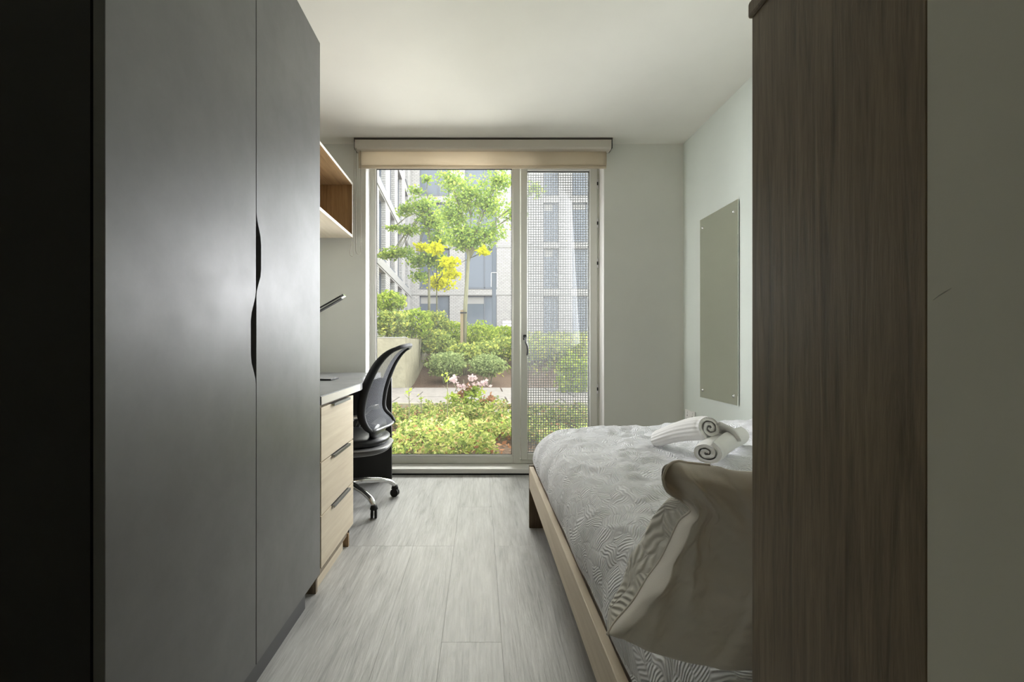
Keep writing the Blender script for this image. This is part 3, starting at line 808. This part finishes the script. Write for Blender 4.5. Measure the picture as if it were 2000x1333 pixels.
# ================================================================ garden outside
def leaves(n, pos, size, flat=0.0, aspect=.6):
    """n leaf quads at positions pos (n,3); returns vertices and faces"""
    d = np.random.normal(size=(n, 3)); d[:, 2] *= (1-flat*.7); d /= np.linalg.norm(d, axis=1)[:, None]
    e = np.random.normal(size=(n, 3)); e -= (e*d).sum(1)[:, None]*d; e /= np.linalg.norm(e, axis=1)[:, None]
    s = (size*np.random.uniform(.6, 1.3, n))[:, None]
    a = pos-d*s; b = pos+e*s*aspect; c = pos+d*s; f = pos-e*s*aspect
    V = np.stack([a, b, c, f], 1).reshape(-1, 3)
    return V, np.arange(4*n).reshape(n, 4)
def leaf_obj(name, Vs, m, parent, kind='stuff', label=None):
    V, Fc = Vs
    me = bpy.data.meshes.new(name); me.vertices.add(len(V)); me.vertices.foreach_set('co', V.astype(np.float32).ravel())
    k = len(Fc); me.loops.add(4*k); me.loops.foreach_set('vertex_index', Fc.astype(np.int32).ravel())
    me.polygons.add(k); me.polygons.foreach_set('loop_start', np.arange(0, 4*k, 4, dtype=np.int32)); me.polygons.foreach_set('loop_total', np.full(k, 4, dtype=np.int32))
    me.update(calc_edges=True); me.validate()
    me.materials.append(m); o = bpy.data.objects.new(name, me); C.objects.link(o)
    if parent: o.parent = parent; o.location = -parent.location
    if kind: o['kind'] = kind
    if label: o['label'] = label
    return o
def blob(c, r, n, shell=.75):
    d = np.random.normal(size=(n, 3)); d /= np.linalg.norm(d, axis=1)[:, None]
    rad = np.random.uniform(shell, 1.05, n)[:, None]
    ph = np.random.uniform(0, 6, 3)
    wob = 1+.12*np.sin(d[:, :1]*7+ph[0])*np.cos(d[:, 1:2]*6+ph[1])+.08*np.sin(d[:, 2:]*9+ph[2])
    return np.array(c)+d*rad*wob*np.array(r)

# ground: low bed by the window, path, bank rising to the far block
def gh(x, y):
    """height of the garden ground"""
    if y < 10.2: return -.03
    t = min((y-10.2)/7.0, 1); return -.03+1.25*(t*t*(3-2*t))
V = []; Fc = []; gx, gy = 50, 60
for j in range(gy+1):
    for i in range(gx+1):
        x = -9+20*i/gx; y = 3.63+24.4*j/gy
        V.append((x, y, gh(x, y)+.03*noise.noise((x*2, y*2, 0))))
for j in range(gy):
    for i in range(gx): k = j*(gx+1)+i; Fc.append((k, k+1, k+gx+2, k+gx+1))
g = obj('ground', (V, Fc), M['soil'], None, True); g['kind'] = 'structure'
# paved path of large slabs
pth = struct('path', box(-6, 8, 7.15, 9.80, -.06, .02), M['soil'])
for i in range(15):
    for j in range(3):
        x0 = -6+i*.92+(.3 if j % 2 else 0); y0 = 7.17+j*.875
        dz = random.uniform(-.004, .004)
        obj('paver', box(x0+.012, x0+.908, y0+.012, y0+.863, .0, .045+dz, .006, 1), M['paving'], pth)
obj('kerb', box(-6, 8, 7.08, 7.16, -.05, .05, .006), M['concrete'], pth)
stp = thing('garden_step', 'low pale paved step at the near edge of the garden path', 'step', (1.0, 6.5, 0))
for i in range(5):
    obj('paver', box(.20+i*.45, .20+i*.45+.44, 6.05, 6.55, -.05, .03, .006, 1), M['paving'], stp)

# concrete retaining wall
rw = thing('raised_planter', 'raised planter with pale concrete retaining walls past the path', 'planter', (-3, 9.8, 0))
V = bmesh.new(); bx(V, -7, -1.58, 9.75, 10.0, -.05, 1.10); obj('front_panel', V, M['concrete'], rw)
obj('side_panel', box(-1.83, -1.58, 10.0, 14.0, -.05, 1.10), M['concrete'], rw)
obj('coping', box(-7, -1.57, 9.74, 10.02, 1.10, 1.115), M['stone'], rw)
obj('planter_soil', box(-7, -1.83, 10.0, 14.0, .9, 1.04), M['soil'], rw)

# far buildings
def facade(name, label, O, U, length, height, holes, m, bands, depth=.28, group=None):
    """O: base corner, U: unit vector along the wall, outward normal is -Y side"""
    root = thing(name, label, 'building', O, group)
    Nn = Vector((U.y, -U.x, 0))
    def tp(u, w, h): return Vector(O)+U*u-Nn*w+Vector((0, 0, h))
    def fbox(bm, u0, u1, w0, w1, h0, h1):
        n0 = len(bm.verts); bx(bm, u0, u1, w0, w1, h0, h1); bm.verts.ensure_lookup_table()
        for v in bm.verts[n0:]: v.co = tp(*v.co)
    bm = bmesh.new(); lay = bm.loops.layers.uv.new('UVMap')
    for a, b, c, d in wall_cells(holes, 0, length, -1, height): fbox(bm, a, b, 0, depth, c, d)
    for f in bm.faces:
        for l in f.loops:
            r = l.vert.co-Vector(O); l[lay].uv = (r.dot(U)+abs(r.dot(Nn)), r.z)
    obj('wall', bm, m, root)
    for h0, h1 in bands:
        bm = bmesh.new(); fbox(bm, 0, length, -.035, .02, h0, h1); obj('stone_band', bm, M['stone'], root)
    for a, b, c, d in holes:
        bm = bmesh.new(); t = .07; mid = a+(b-a)*.62
        for q in ((a, a+t, c, d), (b-t, b, c, d), (a, b, c, c+t), (a, b, d-t, d), (mid-t/2, mid+t/2, c, d)):
            fbox(bm, q[0], q[1], .17, .23, q[2], q[3])
        w = obj('window', bm, M['frame_dark'], root)
        bm = bmesh.new(); fbox(bm, a+t, b-t, .205, .215, c+t, d-t); obj('pane', bm, M['far_glass'], w)
        if random.random() < .5:
            bm = bmesh.new(); fbox(bm, a+t, mid, .190, .198, d-t-random.uniform(.2, .5), d-t); obj('blind', bm, M['stone'], w)
        bm = bmesh.new(); fbox(bm, a-.02, b+.02, -.03, .17, c-.06, c); obj('sill', bm, M['frame_dark'], w)
    bm = bmesh.new(); fbox(bm, 0, length, depth, depth+4, -1, height-.1); obj('roof', bm, M['frame_dark'], root)
    return root
S28 = 28/900
def xm(px): return (px-937)*S28
ox = -7.0
cols = [(819, 878), (908, 970), (1062, 1092), (1117, 1165), (1230, 1290)]
rows = [(1.6, 3.96), (4.42, 6.85), (7.25, 9.65), (10.1, 12.5)]
holes = [(xm(a)-ox, xm(b)-ox, c, d) for a, b in cols for c, d in rows]
bb = facade('apartment_block', 'cream brick block with grey windows facing us beyond the garden', (ox, 28, 0), Vector((1, 0, 0)), 22, 12.7, holes, M['brick'], [(6.9, 7.0), (4.0, 4.08)])
# side block at an angle on the left
U = Vector((-.0444, 1, 0)).normalized()
O = Vector((-4.17+.0444*16, 12, 0))
def us(y): return (y-12)/U.y
wy = [(24.9, 26.3), (21.9, 23.6), (19.5, 20.9), (16.8, 18.3), (14.2, 15.7)]
holes = [(us(a), us(b), c, d) for a, b in wy for c, d in ((1.44, 3.80), (4.27, 6.63), (7.13, 9.45), (9.95, 12.3))]
# outward normal must face +X here
facade('apartment_block', 'cream brick wing with tall narrow windows running towards us', O, U, 15.8, 12.6, holes, M['brick'], [(3.86, 4.20), (6.70, 7.05)])

# trees
def tree(name, label, x, y, h0, trunk_top, r, crowns, m, seed, extra=None, lean=0.0, group=None):
    rnd = random.Random(seed)
    t = thing(name, label, 'tree', (x, y, h0), group)
    top = Vector((x+lean, y, trunk_top))
    obj('trunk', tube_bm([(x, y, h0-.3), (x+lean*.3, y, h0+(trunk_top-h0)*.4), top], [r*1.15, r, r*.75], 12), M['bark'], t, True)
    bm = bmesh.new()
    for c, rad, n in crowns:
        cv = Vector(c); s = top+Vector((0, 0, -rnd.uniform(0, .3)))
        mid = s.lerp(cv, .5)+Vector((rnd.uniform(-.1, .1), 0, .15))
        tube(bm, [s, mid, cv], [r*.5, r*.3, r*.12], 6)
        for q in range(3):
            e = cv+Vector((rnd.uniform(-1, 1)*rad[0], rnd.uniform(-1, 1)*rad[1], rnd.uniform(-.5, 1)*rad[2]))*.8
            tube(bm, [mid, cv.lerp(e, .3), e], [r*.25, r*.16, r*.08], 5)
    obj('branches', bm, M['bark'], t, True)
    Vs = np.vstack([blob(c, tuple(1.12*q for q in rad), int(n*3.0), .12) for c, rad, n in crowns])
    leaf_obj('foliage', leaves(len(Vs), Vs, .045*y/13, .5, .7), m, t)
    return t
def cr(px, py, Y, rx, ry, n):     # crown ball centred at a pixel, radii in pixels
    p = P(px, py, Y); k = Y/900
    return (tuple(p), (rx*k, rx*k*.8, ry*k), n)
Yt = 13.0
b0 = P(906, 668, Yt)
tree('garden_tree', 'staked young tree with a full green crown', b0.x, Yt, b0.z, P(916, 492, Yt).z, .058,
     [cr(915, 380, Yt, 45, 34, 520), cr(885, 420, Yt, 34, 26, 330), cr(955, 400, Yt, 36, 34, 360), cr(905, 455, Yt, 44, 22, 360), cr(955, 455, Yt, 34, 22, 260), cr(975, 352, Yt, 34, 22, 260),
      cr(880, 350, Yt, 30, 20, 170), cr(925, 475, Yt, 40, 14, 200), cr(1005, 420, Yt, 22, 30, 130), cr(1045, 370, Yt, 18, 16, 90), cr(900, 475, Yt, 22, 16, 120)], M['leaf_tree'], 1, lean=.14)
Y2 = 15.5
b1 = P(838, 618, Y2)
tree('garden_tree', 'slimmer tree with layered drooping branches nearer the brick wing', b1.x, Y2, 1.0, P(838, 400, Y2).z, .042,
     [cr(800, 450, Y2, 26, 9, 130), cr(780, 492, Y2, 36, 9, 170), cr(825, 405, Y2, 32, 24, 260), cr(845, 435, Y2, 34, 24, 300), cr(790, 410, Y2, 16, 14, 90), cr(860, 470, Y2, 26, 16, 160), cr(812, 372, Y2, 18, 8, 50),
      cr(762, 500, Y2, 24, 8, 110), cr(815, 510, Y2, 26, 13, 140), cr(770, 445, Y2, 20, 5, 50), cr(845, 505, Y2, 26, 22, 220), cr(818, 540, Y2, 20, 12, 100), cr(835, 350, Y2, 14, 10, 40), cr(870, 520, Y2, 16, 16, 110)], M['leaf_tree'], 2)
Y3 = 17.0
tree('sapling', 'thin young tree with bright yellow leaves', P(853, 600, Y3).x, Y3, 1.1, P(853, 545, Y3).z, .028,
     [cr(852, 486, 12.6, 17, 12, 90), cr(876, 514, 12.6, 20, 12, 110), cr(860, 552, Y3, 30, 16, 240), cr(824, 482, 14.6, 15, 8, 60), cr(882, 536, 12.8, 18, 9, 70), cr(945, 492, 12.4, 13, 8, 50)], M['leaf_yellow'], 3)
st = thing('tree_stake', 'short timber stake tied beside the staked tree trunk', 'stake', (P(901, 668, Yt-.1).x, Yt-.1, .8))
q = P(902, 606, Yt-.1); obj('post', box(q.x-.04, q.x+.04, Yt-.16, Yt-.08, .6, q.z, .006), M['stake'], st)
obj('tie', box(q.x-.045, q.x+.14, Yt-.17, Yt-.165, q.z-.10, q.z-.06), M['blackp'], st)

# shrubs
def shrub(label, px, py, Y, rx, ry, n, m, size=.05, stems=True, name='shrub', group=None):
    p = P(px, py, Y); k = Y/900; base = gh(p.x, Y)
    t = thing(name, label, 'shrub', (p.x, Y, base), group)
    if stems:
        bm = bmesh.new()
        for i in range(5):
            a = i*1.256; tube(bm, [(p.x+.05*math.cos(a), Y+.05*math.sin(a), base-.1), (p.x+.4*rx*k*math.cos(a), Y+.4*rx*k*math.sin(a), p.z)], [.02, .01], 5)
        obj('stems', bm, M['bark'], t, True)
    Vs = np.vstack([blob(tuple(p), (rx*k, rx*k*.8, ry*k), n, .55)])
    leaf_obj('foliage', leaves(n, Vs, size, .2, .55), m, t)
    return t
shrub('round clipped grey-green shrub on the bare mulch nearest the window mullion', 952, 714, 11.0, 36, 21, 2600, M['leaf_blue'], .035)
shrub('looser shrub beside the round clipped one, nearer the concrete planter', 872, 712, 11.1, 38, 24, 2400, M['leaf_blue'], .037)
G = 'shrubs massed on the planted bank'
k = 0
for px, py, Y, rx, ry, n, mk, lab in [
    (760, 590, 12.5, 34, 22, 1500, 'leaf_lime', 'bright lime shrub rising tallest behind the concrete wall'),
    (765, 632, 11.5, 34, 26, 1700, 'leaf_shrub', 'shrub just above the left end of the concrete coping'),
    (812, 630, 12.0, 32, 28, 1700, 'leaf_lime', 'lime shrub above the corner of the concrete wall'),
    (850, 632, 13.6, 30, 24, 1400, 'leaf_shrub', 'shrub around the foot of the slim layered tree'),
    (850, 670, 12.4, 36, 24, 1700, 'leaf_shrub', 'shrub spilling beside the side of the concrete wall'),
    (885, 650, 14.0, 34, 24, 1500, 'leaf_lime', 'lime shrub just behind the staked tree on its shaded side'),
    (905, 690, 12.0, 34, 20, 1400, 'leaf_shrub', 'shrub in front of the staked tree trunk'),
    (940, 655, 14.5, 36, 26, 1600, 'leaf_lime', 'lime shrub between the staked tree and the lamp post'),
    (945, 685, 12.6, 34, 18, 1400, 'leaf_shrub', 'shrub behind the round clipped one'),
    (985, 680, 13.0, 32, 24, 1400, 'leaf_shrub', 'shrub below the white bench'),
    (985, 650, 16.0, 30, 14, 900, 'leaf_lime', 'low lime shrub beside the white bench'),
    (1030, 685, 13.0, 36, 24, 1200, 'leaf_shrub', 'shrub behind the vent mesh beside its handle'),
    (1080, 680, 13.5, 40, 24, 1200, 'leaf_shrub', 'shrub in the middle of the view through the mesh'),
    (1130, 690, 12.5, 40, 30, 1300, 'leaf_shrub', 'shrub behind the mesh nearest the hinges'),
    (1120, 740, 9.0, 34, 50, 1500, 'leaf_lime', 'tall lime shrub close behind the mesh and past the path'),
    (1180, 700, 11.0, 44, 40, 900, 'leaf_shrub', 'outermost shrub past the hinged side of the window'),
    (700, 620, 11.5, 40, 40, 900, 'leaf_shrub', 'shrub beyond the chair-side edge of the window')]:
    shrub(lab, px, py, Y, rx, ry, n, M[mk], .048, group=G)

# flowering plant by the path
fp = P(915, 785, 6.3)
fl = thing('flowering_plant', 'leafy plant with faded pink flowers in front of the path', 'plant', (fp.x, 6.3, -.03))
bm = bmesh.new()
for px, py in ((884, 745), (905, 742), (925, 755), (945, 778), (930, 770), (900, 765), (952, 790)):
    e = P(px, py, 6.3); tube(bm, [(fp.x, 6.3, -.05), ((fp.x+e.x)/2, 6.3, e.z*.5), e], [.012, .008, .004], 6)
obj('stems', bm, M['bark'], fl, True)
Vs = np.vstack([blob(tuple(P(px, py, 6.3)), (r*.007, r*.006, r2*.007), n, .1) for px, py, r, r2, n in ((910, 792, 34, 28, 420), (925, 764, 24, 12, 130), (888, 776, 20, 12, 90), (945, 788, 20, 16, 100))])
leaf_obj('foliage', leaves(len(Vs), Vs, .045, .3, .4), M['leaf_lime'], fl)
Vs = np.vstack([blob(tuple(P(px, py, 6.25)), (r*.007, r*.007, r*.004), n, .1) for px, py, r, n in ((886, 743, 13, 34), (922, 738, 11, 30), (903, 755, 14, 30), (947, 750, 12, 30), (930, 752, 10, 18))])
leaf_obj('blossom', leaves(len(Vs), Vs, .028, .5, .8), M['petal'], fl, label='faded pink flower heads')
Vs = np.vstack([blob(tuple(P(px, py, 6.22)), (.06, .06, .09), n, .1) for px, py, n in ((900, 768, 24), (945, 785, 30), (958, 775, 18), (915, 758, 16))])
leaf_obj('withered_leaves', leaves(len(Vs), Vs, .035, .2, .5), M['dry'], fl)
# thin bare-stemmed young plants
for px, pt, pb, Y, lab in ((798, 758, 842, 5.4, 'thin upright stem with one yellow leaf'), (873, 722, 850, 5.2, 'tallest thin bare stem rising past the path'), (822, 770, 830, 5.6, 'small twiggy seedling by the path edge')):
    a = P(px, pt, Y); t = thing('seedling', lab, 'plant', (a.x, Y, -.03))
    bm = bmesh.new(); tube(bm, [(a.x, Y, -.05), (a.x+.01, Y, a.z*.5), a], [.006, .005, .002], 6)
    for i in range(4):
        z = a.z-.03-.05*i; tube(bm, [(a.x, Y, z-.04), (a.x+.05*(-1)**i, Y, z)], [.003, .001], 4)
    obj('stem', bm, M['bark'], t)
    Vs = blob((a.x, Y, a.z-.06), (.05, .05, .08), 8, .1); leaf_obj('leaves', leaves(8, Vs, .03, .2, .5), M['leaf_lime'], t)

# ground cover
n = 62000
yy = np.random.power(1.0, n)*3.1+3.72; xx = np.random.uniform(-2.2, 2.4, n)
hh = np.array([.10+.10*noise.noise((x*2.2, y*2.2, 1))+.10*noise.noise((x*6, y*6, 4))-.05*max(0, y-5.6) for x, y in zip(xx, yy)])
bare = np.array([noise.noise((x*1.6+4, y*1.6, 7)) for x, y in zip(xx, yy)])
keep = (bare > -.16) & ~((xx > .15) & (yy > 5.95) & (yy < 6.65))
xx, yy, hh = xx[keep], yy[keep], hh[keep]
pos = np.stack([xx, yy, np.maximum(np.random.uniform(-.02, 1, len(xx))*hh*1.5, 0)], 1)
gc = leaf_obj('ground_cover', leaves(len(pos), pos, .023, .5, .5), M['leaf_cover'], None, label='yellow-green low leafy planting filling the bed outside the window')
gc['category'] = 'plants'
n = 1500
pos = np.stack([np.random.uniform(-2.2, 2.4, n), np.random.uniform(3.7, 7.0, n), np.random.uniform(0, .03, n)], 1)
dl = leaf_obj('dry_leaves', leaves(n, pos, .03, .9, .6), M['dry'], None, label='brown fallen leaves scattered on the soil outside the window'); dl['category'] = 'leaves'
n = 9000
xx = np.random.uniform(-5, 7, n); yy = np.random.uniform(10.0, 20, n)
pos = np.stack([xx, yy, np.array([gh(a, b) for a, b in zip(xx, yy)])+np.random.uniform(0, .25, n)], 1)
pos = pos[~((pos[:, 0] < -.2) & (pos[:, 1] < 12.2)) & ~((pos[:, 1] < 11.8))]
bc = leaf_obj('bank_planting', leaves(len(pos), pos, .055, .4, .55), M['leaf_shrub'], None, label='low green planting covering the bank between the shrubs'); bc['category'] = 'plants'

# grey post and white bench
q = P(965, 655, 17.5)
lpst = thing('lamp_post', 'slim dark grey post in front of the brick block', 'post', (q.x, 17.5, 1.2))
obj('pole', box(q.x-.075, q.x+.075, 17.43, 17.57, 1.1, P(965, 478, 17.5).z, .01), M['lamp_post'], lpst)
z = P(965, 533, 17.5).z
bm = bmesh.new()
for a in ((q.x-.12, q.x+.12, z-.02, z), (q.x-.12, q.x-.10, z-.55, z), (q.x+.10, q.x+.12, z-.55, z)): bx(bm, a[0], a[1], 17.40, 17.42, a[2], a[3])
obj('sign_frame', bm, M['white'], lpst)
q = P(985, 640, 17.0)
bn = thing('garden_bench', 'small white slatted bench half hidden in the planting', 'bench', (q.x, 17, 1.2))
for i in range(3): obj('slat', box(q.x-.05, q.x+.55, 16.75+i*.13, 16.86+i*.13, 1.52, 1.55), M['white'], bn)
for i in range(2): obj('back_slat', box(q.x-.05, q.x+.55, 17.14, 17.17, 1.64+i*.12, 1.73+i*.12), M['white'], bn)
for x in (q.x, q.x+.46):
    for y in (16.76, 17.10): obj('leg', box(x, x+.05, y, y+.05, 1.15, 1.52), M['white'], bn)
